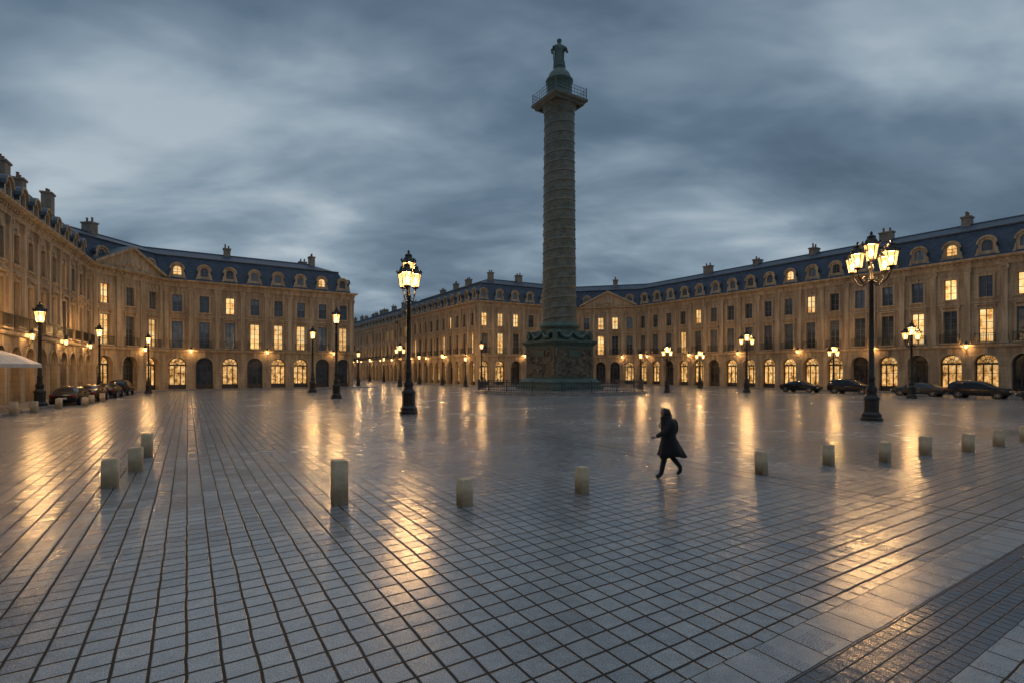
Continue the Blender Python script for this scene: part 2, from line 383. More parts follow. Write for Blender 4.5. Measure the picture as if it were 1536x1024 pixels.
def building(name, pts, seed, p_arch, p1, p2, pediments=(), bw=3.05, chim=15, extra=()):
    rnd = random.Random(seed)
    root = empty(name)
    keys = ['walls', 'stone_trim', 'window_frames', 'window_glass', 'balcony_railings', 'dormers', 'roof', 'cornice', 'chimneys', 'rear_wall']
    B = {k: MB() for k in keys}
    s0 = 0; lanterns = []
    for i in range(len(pts) - 1):
        dx = pts[i + 1][0] - pts[i][0]; dy = pts[i + 1][1] - pts[i][1]; L = math.hypot(dx, dy)
        F = Frame(pts[i], (dx / L, dy / L), s0); nb = max(1, round(L / bw)); w = L / nb
        for k in range(nb):
            bay(F, k * w, w, B, rnd.random() < p_arch[i], rnd.random() < p1[i], rnd.random() < p2[i], rnd, litd=rnd.random() < .035)
            pilaster(F, max(.4, k * w), B['stone_trim'])
        pilaster(F, L - .4, B['stone_trim'])
        for k in range(1, nb, 3):
            lanterns.append((F(k * w, .55, 5.0), F(k * w, .05, 5.0)))
        if i in pediments:
            R = B['cornice']; h = 2.7; z = 15.05; c = L / 2
            F.q(R, [(0.2, .22, z), (L - .2, .22, z), (c, .22, z + h)], 'trim')
            for sg in (0, 1):
                a0 = 0 if sg == 0 else L; t = .34
                F.q(R, [(a0, .62, z), (c, .62, z + h), (c, .62, z + h + t), (a0, .62, z + t)], 'trim')
                F.q(R, [(a0, .62, z), (c, .62, z + h), (c, .1, z + h), (a0, .1, z)], 'trim')
                F.q(R, [(a0, .62, z + t), (c, .62, z + h + t), (c, -4, z + h + t), (a0, -4, z + t)], 'lead')
            for (ss, zz, rr) in ((0, .95, .55), (-1.1, .6, .4), (1.1, .6, .4), (-2.1, .42, .3), (2.1, .42, .3), (-.6, .9, .3), (.6, .9, .3)):
                rows = []
                for a in range(5):
                    ph = math.pi / 2 * a / 4
                    rows.append([F(c + ss + rr * math.cos(ph) * math.cos(t * math.pi / 5), .22 + rr * .5 * math.sin(ph), z + zz + rr * math.cos(ph) * math.sin(t * math.pi / 5)) for t in range(10)])
                for a in range(4):
                    for t in range(10): R.face([rows[a][t], rows[a][(t + 1) % 10], rows[a + 1][(t + 1) % 10], rows[a + 1][t]], 'trim')
        s0 += L
        t = chim * .4
        while t < L - 3:
            dd = -5.3 - rnd.random() * .6
            x, y, _ = F(t, dd, 0)
            chimney(B['chimneys'], x, y, math.atan2(dx, -dy) if rnd.random() < .5 else math.atan2(dy, dx), rnd.choice((.9, 1.2, 1.5)), 20.5 + rnd.random() * .7, rnd)
            t += chim * (.45 + rnd.random() * .7)
    for (x, y, a, w, zt) in extra: chimney(B['chimneys'], x, y, a, w, zt, rnd)
    C = B['cornice']
    sweep(C, pts, [(0, 5.2), (.24, 5.22), (.30, 5.36), (.30, 5.52), (0, 5.6)], 'trim')
    sweep(C, pts, [(0, 9.98), (.1, 10.0), (.1, 10.16), (0, 10.18)], 'trim')
    sweep(C, pts, [(0, 14.0), (.14, 14.0), (.14, 14.2), (.18, 14.24), (.18, 14.62), (.45, 14.7), (.62, 14.82), (.64, 14.98), (.1, 15.05), (-.5, 15.06)], 'trim')
    sweep(B['roof'], pts, [(-.2, 15.06), (-.28, 15.1), (-1.95, 18.5), (-5.6, 20.0), (-9.3, 18.5), (-11.0, 15.0)], 'slate')
    sweep(B['roof'], pts, [(-1.85, 18.45), (-1.8, 18.6), (-2.1, 18.68)], 'lead')
    sweep(B['roof'], pts, [(-5.45, 19.98), (-5.5, 20.12), (-5.7, 20.12), (-5.75, 19.98)], 'lead')
    sweep(B['rear_wall'], pts, [(-11, 15), (-11, 0)], 'stone')
    for a in (0, -1):
        dx, dy = pts[1][0] - pts[0][0], pts[1][1] - pts[0][1]
        if a == -1: dx, dy = pts[-1][0] - pts[-2][0], pts[-1][1] - pts[-2][1]
        L = math.hypot(dx, dy); F = Frame(pts[a], (dx / L, dy / L))
        F.q(B['rear_wall'], [(0, 0, 0), (0, -11, 0), (0, -11, 15), (0, -9.3, 18.5), (0, -5.6, 20), (0, -1.95, 18.5), (0, -.28, 15.1), (0, 0, 15)], 'stone')
    for k in keys:
        if B[k].f: B[k].obj(k, root)
    return root, lanterns

LEFT = [(-52, 125), (-25.7, 82.8), (-47, 69), (-48.5, 59), (-10.2, -12.8)]
RIGHT = [(77.9, 16), (24, 98.5), (13.4, 101.4), (-6.3, 90.3), (-27.5, 124.3)]
STREET = [(-27.9, 125.0), (-66, 186)]
aLw = math.atan2(-.88, .47)
root, lanL = building('arcaded_stone_building', LEFT, 5, [.6, .65, .6, .5], [.1, .2, .35, .25], [.05, .3, .25, .08], pediments=(2,), chim=13,
                      extra=((-43.0, 43.1, aLw, 1.2, 20.1), (-45.2, 46.9, aLw, .9, 20.0), (-48.6, 53.6, aLw, 1.1, 21.0)))
root, lanR = building('arcaded_stone_building', RIGHT, 11, [.72, .7, .75, .7], [.14, .15, .2, .1], [.08, .4, .3, .1], pediments=(1,), chim=11)
root, lanS = building('arcaded_stone_building', STREET, 23, [.8], [.15], [.1], chim=8)
root.scale = (1, 1, .97)

# ------------------------------------------------------------------ ground
U = Vector((-.535, .845)); V = Vector((.845, .535))
ang = math.atan2(V.y, V.x)
m, nt, bs, out = new_mat('wet_granite_setts')
geo = N(nt, 'ShaderNodeNewGeometry').outputs['Position']
mp = N(nt, 'ShaderNodeMapping'); mp.inputs['Rotation'].default_value = (0, 0, -ang)
nt.links.new(geo, mp.inputs[0])
wn = N(nt, 'ShaderNodeTexNoise'); wn.inputs['Scale'].default_value = 1.7; wn.inputs['Detail'].default_value = 2
nt.links.new(geo, wn.inputs['Vector'])
vm = N(nt, 'ShaderNodeVectorMath', operation='MULTIPLY_ADD'); vm.inputs[1].default_value = (.03, .03, 0)
nt.links.new(wn.outputs['Color'], vm.inputs[0]); nt.links.new(mp.outputs[0], vm.inputs[2])
sep = N(nt, 'ShaderNodeSeparateXYZ'); nt.links.new(vm.outputs[0], sep.inputs[0])
q, p = sep.outputs[0], sep.outputs[1]
def cells(size, jw, size2=None):
    size2 = size2 or size
    a = math_node(nt, 'DIVIDE', q, size); b = math_node(nt, 'DIVIDE', p, size2)
    fa = math_node(nt, 'FRACT', a); fb = math_node(nt, 'FRACT', b)
    ea = math_node(nt, 'MULTIPLY', math_node(nt, 'MINIMUM', fa, math_node(nt, 'SUBTRACT', 1, fa)), size)
    eb = math_node(nt, 'MULTIPLY', math_node(nt, 'MINIMUM', fb, math_node(nt, 'SUBTRACT', 1, fb)), size2)
    e = math_node(nt, 'MINIMUM', ea, eb)
    mr = N(nt, 'ShaderNodeMapRange'); mr.interpolation_type = 'SMOOTHSTEP'
    mr.inputs['From Min'].default_value = jw * .6; mr.inputs['From Max'].default_value = jw * 1.4
    mr.inputs['To Min'].default_value = 1; mr.inputs['To Max'].default_value = 0
    nt.links.new(e, mr.inputs[0])
    cv = N(nt, 'ShaderNodeCombineXYZ'); nt.links.new(math_node(nt, 'FLOOR', a), cv.inputs[0]); nt.links.new(math_node(nt, 'FLOOR', b), cv.inputs[1])
    w = N(nt, 'ShaderNodeTexWhiteNoise'); w.noise_dimensions = '3D'; nt.links.new(cv.outputs[0], w.inputs['Vector'])
    return mr.outputs[0], w.outputs['Color'], w.outputs['Value']
J, rc, rv = cells(.275, .0135)
J2, rc2, rv2 = cells(.14, .006)
J3, rc3, rv3 = cells(.45, .009, .48)
def band(x, lo, hi):
    return math_node(nt, 'MULTIPLY', math_node(nt, 'GREATER_THAN', x, lo), math_node(nt, 'LESS_THAN', x, hi))
dark = band(p, 1.68, 2.40)
smooth_b = math_node(nt, 'ADD', band(p, 2.40, 2.88), band(p, 1.2, 1.68), clamp=True)
chan = math_node(nt, 'ADD', band(q, 12.1, 12.17), band(q, 11.5, 11.55), clamp=True)
Jm = mixc(nt, dark, J, J2)
Jm = mixc(nt, smooth_b, Jm, J3)
Jm = mixc(nt, chan, Jm, (1, 1, 1))
speck = noise_node(nt, geo, 75, 2, .7)
mid = noise_node(nt, geo, 7, 3, .6)
big = noise_node(nt, geo, .22, 4, .55)
c = ramp(nt, speck, [(.3, (.125, .126, .13)), (.5, (.25, .248, .245)), (.7, (.44, .43, .42))])
c = mixc(nt, .9, c, ramp(nt, rv, [(0, (.82, .82, .84)), (1, (1.1, 1.08, 1.06))]), 'MULTIPLY')
c = mixc(nt, .8, c, ramp(nt, mid, [(.3, (.72, .72, .73)), (.7, (1.1, 1.1, 1.1))]), 'MULTIPLY')
c = mixc(nt, .8, c, ramp(nt, big, [(.35, (.70, .71, .74)), (.65, (1.08, 1.07, 1.05))]), 'MULTIPLY')
c = mixc(nt, dark, c, mixc(nt, 1.0, c, (.27, .30, .36), 'MULTIPLY'))
c = mixc(nt, Jm, c, (.014, .012, .0105))
nt.links.new(c, bs.inputs['Base Color'])
r = math_node(nt, 'MULTIPLY_ADD', big, .22, .05)
r = math_node(nt, 'MULTIPLY_ADD', rv, .05, r)
r = math_node(nt, 'MULTIPLY_ADD', speck, .08, r)
r = math_node(nt, 'MULTIPLY_ADD', smooth_b, .06, r)
rJ = N(nt, 'ShaderNodeMix'); nt.links.new(Jm, rJ.inputs[0]); nt.links.new(r, rJ.inputs[2]); rJ.inputs[3].default_value = .6
nt.links.new(rJ.outputs[0], bs.inputs['Roughness'])
bs.inputs['IOR'].default_value = 1.5
nt.links.new(math_node(nt, 'MULTIPLY_ADD', Jm, -.6, .8), bs.inputs['Specular IOR Level'])
t1 = N(nt, 'ShaderNodeVectorMath', operation='SUBTRACT'); t1.inputs[1].default_value = (.5, .5, .5); nt.links.new(rc, t1.inputs[0])
t2 = N(nt, 'ShaderNodeVectorMath', operation='MULTIPLY'); t2.inputs[1].default_value = (.034, .034, 0); nt.links.new(t1.outputs[0], t2.inputs[0])
b = N(nt, 'ShaderNodeBump'); b.inputs['Strength'].default_value = .6; b.inputs['Distance'].default_value = .008
hh = math_node(nt, 'MULTIPLY_ADD', Jm, -1.1, math_node(nt, 'MULTIPLY_ADD', speck, .18, math_node(nt, 'MULTIPLY', mid, 1.0)))
nt.links.new(hh, b.inputs['Height'])
t3 = N(nt, 'ShaderNodeVectorMath', operation='ADD'); nt.links.new(b.outputs[0], t3.inputs[0]); nt.links.new(t2.outputs[0], t3.inputs[1])
t4 = N(nt, 'ShaderNodeVectorMath', operation='NORMALIZE'); nt.links.new(t3.outputs[0], t4.inputs[0])
nt.links.new(t4.outputs[0], bs.inputs['Normal'])
M['ground'] = m
g = MB(); g.face([(-1500, -1500, 0), (1500, -1500, 0), (1500, 1500, 0), (-1500, 1500, 0)], 'ground'); g.obj('ground')

sw = MB()
for pts in (LEFT, RIGHT + STREET[1:]):
    sweep(sw, pts, [(-.2, .13), (2.9, .13), (2.9, .135), (3.15, .135), (3.17, .12), (3.17, -.05)], 'kerb')
sw.obj('pavement')

# ------------------------------------------------------------------ helpers
def lathe(mb, prof, cx=0, cy=0, seg=16, mat='iron', smooth=True, rot=0):
    b = len(mb.v); k = mb.mi(mat)
    for r, z in prof:
        for j in range(seg):
            t = 2 * math.pi * j / seg + rot
            mb.v.append((cx + r * math.cos(t), cy + r * math.sin(t), z))
    for i in range(len(prof) - 1):
        for j in range(seg):
            a = b + i * seg + j; c = b + i * seg + (j + 1) % seg
            mb.f.append((a, c, c + seg, a + seg)); mb.m.append(k); mb.smooth.append(smooth)
    mb.uv = []

def tube(mb, pts, r, mat='iron', seg=8):
    pts = [Vector(p) for p in pts]; rows = []
    for i, p_ in enumerate(pts):
        d = (pts[min(i + 1, len(pts) - 1)] - pts[max(i - 1, 0)]).normalized()
        up = Vector((0, 0, 1)) if abs(d.z) < .95 else Vector((1, 0, 0))
        a = d.cross(up).normalized(); c = d.cross(a)
        rr = r[i] if isinstance(r, (list, tuple)) else r
        rows.append([p_ + (a * math.cos(2 * math.pi * j / seg) + c * math.sin(2 * math.pi * j / seg)) * rr for j in range(seg)])
    b = len(mb.v); k = mb.mi(mat)
    for row in rows: mb.v.extend([tuple(x) for x in row])
    for i in range(len(rows) - 1):
        for j in range(seg):
            q0 = b + i * seg + j; q1 = b + i * seg + (j + 1) % seg
            mb.f.append((q0, q1, q1 + seg, q0 + seg)); mb.m.append(k); mb.smooth.append(True)
    for row in (0, len(rows) - 1):
        mb.f.append(tuple(b + row * seg + j for j in range(seg))); mb.m.append(k); mb.smooth.append(False)
    mb.uv = []

def lantern(fr, gl, cx, cy, z, s, crown=True):
    n = 6; rb, rt, h = .17 * s, .31 * s, .68 * s; z0 = z + .1 * s; z1 = z0 + h
    lathe(fr, [(.02 * s, z - .12 * s), (.06 * s, z - .04 * s), (.04 * s, z), (.16 * s, z + .04 * s), (rb * 1.08, z0 - .01), (rb * 1.08, z0 + .02 * s), (rb * .5, z0 + .03 * s)], cx, cy, n, 'iron', False)
    for i in range(n):
        t = 2 * math.pi * i / n; t2 = 2 * math.pi * (i + 1) / n
        A = (cx + rb * math.cos(t), cy + rb * math.sin(t), z0); Bp = (cx + rt * math.cos(t), cy + rt * math.sin(t), z1)
        tube(fr, [A, Bp], .022 * s, 'iron', 5)
        k = .97
        P = [(cx + rb * k * math.cos(t), cy + rb * k * math.sin(t), z0), (cx + rb * k * math.cos(t2), cy + rb * k * math.sin(t2), z0),
             (cx + rt * k * math.cos(t2), cy + rt * k * math.sin(t2), z1), (cx + rt * k * math.cos(t), cy + rt * k * math.sin(t), z1)]
        bb = len(gl.v); gl.v.extend(P); gl.f.append((bb, bb + 1, bb + 2, bb + 3)); gl.m.append(gl.mi('lantern')); gl.smooth.append(False)
        if crown:
            T = Vector((cx + rt * 1.02 * math.cos(t), cy + rt * 1.02 * math.sin(t), z1 + .05 * s))
            tube(fr, [T, T + Vector((.04 * s * math.cos(t), .04 * s * math.sin(t), .10 * s)), T + Vector((0, 0, .2 * s))], [.045 * s, .055 * s, .008 * s], 'iron', 5)
    lathe(fr, [(rt * .96, z1 - .01), (rt * 1.12, z1), (rt * 1.12, z1 + .05 * s), (rt * .88, z1 + .14 * s), (rt * .68, z1 + .26 * s), (rt * .56, z1 + .3 * s), (rt * .6, z1 + .40 * s), (rt * .36, z1 + .46 * s), (.04 * s, z1 + .5 * s), (.07 * s, z1 + .56 * s), (.01 * s, z1 + .66 * s)], cx, cy, n, 'iron', False)
    lathe(gl, [(.01, z0 + .12 * s), (.07 * s, z0 + .2 * s), (.08 * s, z0 + .4 * s), (.01, z0 + .52 * s)], cx, cy, 8, 'mantle')
    return (cx, cy, z0 + h * .55)

def point(parent, loc, power, rad=.12, col=(1, .55, .20)):
    l = bpy.data.lights.new('flame', 'POINT'); l.energy = power; l.color = col; l.shadow_soft_size = rad
    o = bpy.data.objects.new('flame', l); COL.objects.link(o); o.location = loc; o.parent = parent
    return o

def street_lamp(x, y, H, arms=0, s=1.0, arm_r=.7, power=300, rot=0, center=True):
    root = empty('street_lamp', (x, y, 0), rot)
    ps, fr, gl = MB(), MB(), MB()
    k = s
    top = H - (1.4 * s)
    prof = [(.46, 0), (.46, .12), (.40, .16), (.40, .3), (.34, .36), (.30, .42), (.30, .95), (.34, 1.0), (.33, 1.08), (.25, 1.15), (.20, 1.28), (.24, 1.38), (.22, 1.5), (.15, 1.62), (.13, 1.9), (.15, 1.95), (.15, 2.02), (.115, 2.08)]
    prof = [(r * k, z * k) for r, z in prof]
    zs = prof[-1][1]
    coll = top - .9 * s
    prof += [(.105 * k, zs + (coll - zs) * .5), (.085 * k, coll), (.13 * k, coll + .04), (.13 * k, coll + .1), (.08 * k, coll + .16), (.075 * k, top - .35 * s), (.12 * k, top - .28 * s), (.06 * k, top - .2 * s), (.05 * k, top)]
    lathe(ps, prof[:8], 0, 0, 8, 'iron', False, math.pi / 8)
    lathe(ps, prof[7:], 0, 0, 16, 'iron', True)
    lights = []
    if center: lights.append(lantern(fr, gl, 0, 0, top, s))
    for i in range(arms):
        t = 2 * math.pi * i / arms
        dx, dy = math.cos(t), math.sin(t); za = coll + .05
        pts = []
        for j in range(9):
            u = j / 8
            pts.append((dx * arm_r * (u ** .8), dy * arm_r * (u ** .8), za - .28 * s * math.sin(u * math.pi) + (.32 * s) * u * u))
        tube(ps, pts, .035 * s, 'iron', 6)
        sc = []
        for j in range(11):
            a = j / 10 * 1.7 * math.pi; rr = .17 * s * (1 - j / 14)
            sc.append((dx * (arm_r * .45 + rr * math.cos(a)), dy * (arm_r * .45 + rr * math.cos(a)), za + .0 * s + rr * math.sin(a)))
        tube(ps, sc, .02 * s, 'iron', 5)
        lights.append(lantern(fr, gl, dx * arm_r, dy * arm_r, za + .40 * s, s * .92))
    ps.obj('post', root); fr.obj('lantern_frames', root); gl.obj('lantern_glass', root)
    if y > 40: lights = lights[:1]
    for l in lights:
        point(root, l, power / len(lights), .14 * s)
    return root

W1 = 2800
street_lamp(-6.3, 31.2, 9.9, arms=3, s=1.25, arm_r=.42, power=W1 * 2.0, rot=.5)
street_lamp(18.95, 27.0, 9.9, arms=4, s=1.12, arm_r=1.02, power=W1 * 1.9, rot=.35)
street_lamp(-16.7, 48.7, 8.6, s=1.15, power=W1)
street_lamp(-24.3, 62.4, 8.0, s=1.15, power=W1)
street_lamp(-33.2, 36.0, 7.4, s=1.1, power=W1 * .9)
street_lamp(-42.3, 52.5, 7.4, s=1.0, power=W1 * .7)
street_lamp(-42.6, 60.0, 7.0, s=.9, power=W1 * .6)
street_lamp(-18.6, 85.0, 7.4, s=1.1, arms=2, arm_r=.6, power=W1 * .8)
street_lamp(-5.0, 84.0, 7.6, s=1.1, power=W1 * .8)
street_lamp(-7.8, 86.0, 5.4, s=.9, power=W1 * .4)
street_lamp(18.9, 62.4, 6.0, s=.9, arms=2, arm_r=.45, power=W1 * .7)
street_lamp(28.6, 62.4, 7.6, s=1.05, arms=2, arm_r=.75, power=W1, rot=.2)
street_lamp(38.0, 48.7, 7.3, s=1.0, arms=2, arm_r=.72, power=W1, rot=.2)
street_lamp(20.6, 82.0, 5.9, s=1.0, power=W1 * .6)
street_lamp(29.0, 79.0, 6.2, s=1.0, arms=2, arm_r=.5, power=W1 * .7)
street_lamp(40.5, 64.5, 6.2, s=1.0, arms=2, arm_r=.5, power=W1 * .6)
for i in range(7):
    a = 6 + i * 11
    for off in (3.8, 19.0):
        bx = -6.3 - off * .845 + U.x * a; by = 90.3 - off * .535 + U.y * a
        street_lamp(bx, by, 6.2, s=1.0, power=W1 * .35)

for k, lst in ((0, lanL[3:]), (1, lanR), (2, lanS)):
    for j, (pt, wp) in enumerate(lst):
        if pt[1] < 15: continue
        root = empty('wall_lantern', pt); fr, gl = MB(), MB()
        d = (wp[0] - pt[0], wp[1] - pt[1])
        tube(fr, [(d[0], d[1], -.5), (d[0] * .4, d[1] * .4, -.45), (0, 0, -.1)], .025)
        tube(fr, [(d[0], d[1], -.15), (d[0] * .6, d[1] * .6, -.2), (d[0] * .3, d[1] * .3, -.38)], .018)
        l = lantern(fr, gl, 0, 0, -.05, .72, False)
        fr.obj('bracket', root); gl.obj('lantern_glass', root)
        if k < 2 or j % 2 == 0: point(root, l, 290, .1)

# ------------------------------------------------------------------ column
CX, CY = 5.96, 64.5
col = empty('victory_column', (CX, CY, 0), ang)
st = MB(); lathe(st, [(10.9, -.05), (10.9, .16), (10.5, .17), (10.5, .34), (0.01, .345)], 0, 0, 96, 'kerb', False); st.obj('stepped_platform', col)
def sq(prof, mb, mat):
    for i in range(len(prof) - 1):
        (a, z0), (b, z1) = prof[i], prof[i + 1]
        A = [(-a, -a, z0), (a, -a, z0), (a, a, z0), (-a, a, z0)]; Bq = [(-b, -b, z1), (b, -b, z1), (b, b, z1), (-b, b, z1)]
        for j in range(4): mb.face([A[j], A[(j + 1) % 4], Bq[(j + 1) % 4], Bq[j]], mat)
pd = MB()
sq([(3.9, .3), (3.9, .8), (3.65, .85), (3.65, 1.3), (3.45, 1.4), (3.35, 1.55), (3.15, 1.7), (3.1, 1.72)], pd, 'patina')
sq([(3.02, 1.7), (2.98, 5.6)], pd, 'relief')
sq([(2.98, 5.6), (3.05, 5.62), (3.1, 5.75), (3.35, 6.0), (3.4, 6.05), (3.4, 6.25), (2.9, 6.32), (2.6, 6.6), (2.45, 7.1), (2.42, 7.5), (2.4, 7.52), (0.5, 7.53)], pd, 'patina')
for sx, sy in ((1, 0), (-1, 0), (0, 1), (0, -1)):
    for (u0, u1, z0, z1, t) in ((-2.9, 2.9, 1.75, 1.95, .06), (-2.9, 2.9, 5.35, 5.58, .06), (-2.95, -2.6, 1.96, 5.34, .055), (2.6, 2.95, 1.96, 5.34, .055), (-1.0, 1.0, 4.3, 5.1, .1), (-.6, .6, 1.96, 3.8, .05)):
        d = 3.0
        F = Frame((sx * d, sy * d), (-sy, sx)); F.n = (sx, sy)
        F.box(pd, u0, u1, -.1, t, z0, z1, 'relief' if t < .06 else 'patina')
for fi_, (sx, sy) in enumerate(((1, 0), (-1, 0), (0, 1), (0, -1))):
    rr_ = random.Random(fi_)
    for k_ in range(46):
        u = rr_.uniform(-2.5, 2.5); z = rr_.uniform(2.1, 5.2); a_ = rr_.uniform(0, math.pi); L_ = rr_.uniform(.15, .5)
        if abs(u) < 1.1 and 4.2 < z < 5.2: continue
        du, dz = math.cos(a_) * L_, math.sin(a_) * L_
        P = lambda uu, zz_, d_: (sx * d_ - sy * uu, sy * d_ + sx * uu, zz_)
        tube(pd, [P(max(-2.6, min(2.6, u - du)), z - dz, 3.0), P(u, z, 3.08), P(max(-2.6, min(2.6, u + du)), z + dz, 3.0)], [.05, rr_.uniform(.07, .17), .04], 'relief', 6)
pd.uv = []
pd.obj('pedestal', col)
fe = MB()
for sx, sy in ((1, 0), (-1, 0), (0, 1), (0, -1)):
    for g0, g1 in ((-2.3, 0), (0, 2.3)):
        pts = []
        for j in range(9):
            u = g0 + (g1 - g0) * j / 8; z = 7.35 - .75 * math.sin(math.pi * j / 8)
            d = 2.62 + (7.35 - z) * .25
            pts.append((sx * d - sy * u, sy * d + sx * u, z))
        tube(fe, pts, [.1, .15, .2, .24, .26, .24, .2, .15, .1], 'patina', 8)
for sx in (1, -1):
    for sy in (1, -1):
        c0 = Vector((sx * 2.75, sy * 2.75, 6.3)); o_ = Vector((sx, sy, 0)).normalized(); w_ = Vector((-sy, sx, 0)).normalized()
        tube(fe, [c0, c0 + Vector((0, 0, .35)), c0 + Vector((0, 0, .75)) + o_ * .05, c0 + Vector((0, 0, 1.05)) + o_ * .1, c0 + Vector((0, 0, 1.2)) + o_ * .3], [.22, .34, .3, .15, .05], 'patina', 10)
        for sg in (1, -1):
            tube(fe, [c0 + Vector((0, 0, .85)), c0 + w_ * sg * .5 + Vector((0, 0, 1.0)) - o_ * .1, c0 + w_ * sg * .75 + Vector((0, 0, .6)) - o_ * .2, c0 + w_ * sg * .7 + Vector((0, 0, .15)) - o_ * .2], [.12, .2, .16, .04], 'patina', 8)
fe.obj('festoons_and_eagles', col)
sh = MB()
lathe(sh, [(2.42, 7.52), (2.42, 7.8), (2.5, 7.85), (2.6, 8.0), (2.58, 8.2), (2.45, 8.32), (2.3, 8.36), (2.3, 8.45), (2.14, 8.6)], 0, 0, 64, 'patina')
rows = []; seg = 120; nz = 620; z0, z1 = 8.55, 34.6; pitch = 1.2
for i in range(nz + 1):
    z = z0 + (z1 - z0) * i / nz; t = i / nz
    R = 2.12 - .27 * t; row = []
    for j in range(seg):
        th = 2 * math.pi * j / seg
        ph = (z / pitch - th / (2 * math.pi)) % 1.0
        e = min(ph, 1 - ph)
        d = .095 * math.exp(-(e / .065) ** 2)
        fig = max(0, 1 - abs(ph - .5) * 2.2)
        n1 = noise.noise(Vector((math.cos(th) * 6, math.sin(th) * 6, z * 1.6))) + .7 * noise.noise(Vector((math.cos(th) * 13, math.sin(th) * 13, z * 4.5)))
        d += .08 * n1 * min(1, fig * 1.6)
        row.append(((R + d) * math.cos(th), (R + d) * math.sin(th), z))
    rows.append(row)
sh.grid(rows, 'bronze')
lathe(sh, [(1.83, 34.58), (1.95, 34.65), (1.95, 34.8), (1.84, 34.85), (1.84, 35.1), (1.9, 35.25), (2.1, 35.5), (2.2, 35.65)], 0, 0, 64, 'bronze')
sh.uv = []
sh.obj('shaft', col)
cp = MB(); E = 2.4
sq([(1.8, 35.6), (2.2, 35.62), (2.25, 35.85), (2.52, 36.0), (2.56, 36.3), (2.46, 36.36), (.3, 36.4)], cp, 'bronze')
for j in range(40):
    u = -E + 2 * E * (j % 10) / 10; k = j // 10
    P = [(u, -E), (E, u), (-u, E), (-E, -u)][k]
    tube(cp, [(P[0], P[1], 36.35), (P[0], P[1], 37.55)], .022, 'iron', 4)
for z in (36.75, 37.15, 37.55):
    tube(cp, [(-E, -E, z), (E, -E, z)], .03, 'iron', 4); tube(cp, [(E, -E, z), (E, E, z)], .03, 'iron', 4)
    tube(cp, [(E, E, z), (-E, E, z)], .03, 'iron', 4); tube(cp, [(-E, E, z), (-E, -E, z)], .03, 'iron', 4)
for a in (-1, 1):
    for b_ in (-1, 1): tube(cp, [(a * E, b_ * E, 36.3), (a * E, b_ * E, 37.7)], .05, 'iron', 6)
cp.uv = []
cp.obj('viewing_platform', col)
lt = MB()
lathe(lt, [(1.75, 36.38), (1.75, 36.6), (1.6, 36.7), (1.58, 38.6), (1.7, 38.75), (1.75, 38.95), (1.55, 39.05), (1.5, 39.3), (1.3, 39.8), (.95, 40.2), (.7, 40.35), (.7, 40.6), (.78, 40.7), (.78, 40.85), (.01, 40.86)], 0, 0, 40, 'patina')
lt.obj('lantern_drum', col)
sm = MB()
prof = [(.52, .40, 0, 40.85), (.55, .42, 0, 41.0), (.50, .40, .02, 41.5), (.47, .38, .02, 42.0), (.46, .34, 0, 42.5), (.50, .33, 0, 42.9), (.60, .32, 0, 43.25), (.56, .28, 0, 43.45), (.25, .2, 0, 43.6), (.14, .14, 0, 43.68), (.15, .16, .02, 43.78), (.21, .22, .03, 43.95), (.22, .23, .03, 44.12), (.17, .19, .02, 44.28), (.03, .03, .02, 44.36)]
rows = []
for rx, ry, cy_, z in prof:
    row = []
    for j in range(28):
        t = 2 * math.pi * j / 28
        f = 1 + (.10 * math.sin(7 * t + z * 1.5) if z < 43.2 else 0)
        row.append((rx * f * math.cos(t), cy_ + ry * f * math.sin(t), z))
    rows.append(row)
sm.grid(rows, 'patina')
tube(sm, [(.52, 0, 43.3), (.68, -.08, 42.95), (.72, -.22, 42.6), (.55, -.45, 42.55), (.5, -.52, 42.6)], [.17, .16, .13, .1, .09], 'patina')
tube(sm, [(-.52, 0, 43.3), (-.7, .02, 42.9), (-.72, -.1, 42.45), (-.66, -.3, 42.2)], [.17, .16, .13, .09], 'patina')
tube(sm, [(-.66, -.3, 42.5), (-.66, -.32, 42.2), (-.62, -.38, 41.0)], [.03, .05, .02], 'patina')
lathe(sm, [(.01, 42.55), (.12, 42.62), (.15, 42.72), (.12, 42.84), (.01, 42.9)], .5, -.56, 10, 'patina')
lathe(sm, [(.225, 44.1), (.25, 44.15), (.225, 44.22)], 0, .02, 12, 'patina')
tube(sm, [(.1, .2, 43.35), (0, .42, 42.6), (0, .5, 41.8), (.05, .5, 41.0)], [.25, .34, .36, .4], 'patina', 12)
so_ = sm.obj('emperor_statue', col); so_.rotation_euler = (0, 0, math.radians(-25)); so_.scale = (1.3, 1.3, 1)
rl = MB()
Rr = 10.25; n = 200
ring = lambda z: [(Rr * math.cos(2 * math.pi * j / 60), Rr * math.sin(2 * math.pi * j / 60), z) for j in range(61)]
tube(rl, ring(1.35), .035, 'iron', 5); tube(rl, ring(.5), .03, 'iron', 5)
for j in range(n):
    t = 2 * math.pi * j / n; x, y = Rr * math.cos(t), Rr * math.sin(t)
    big_ = j % 10 == 0
    tube(rl, [(x, y, .33), (x, y, 1.62 if big_ else 1.45)], .07 if big_ else .022, 'iron', 5)
rl.obj('iron_railing', col)

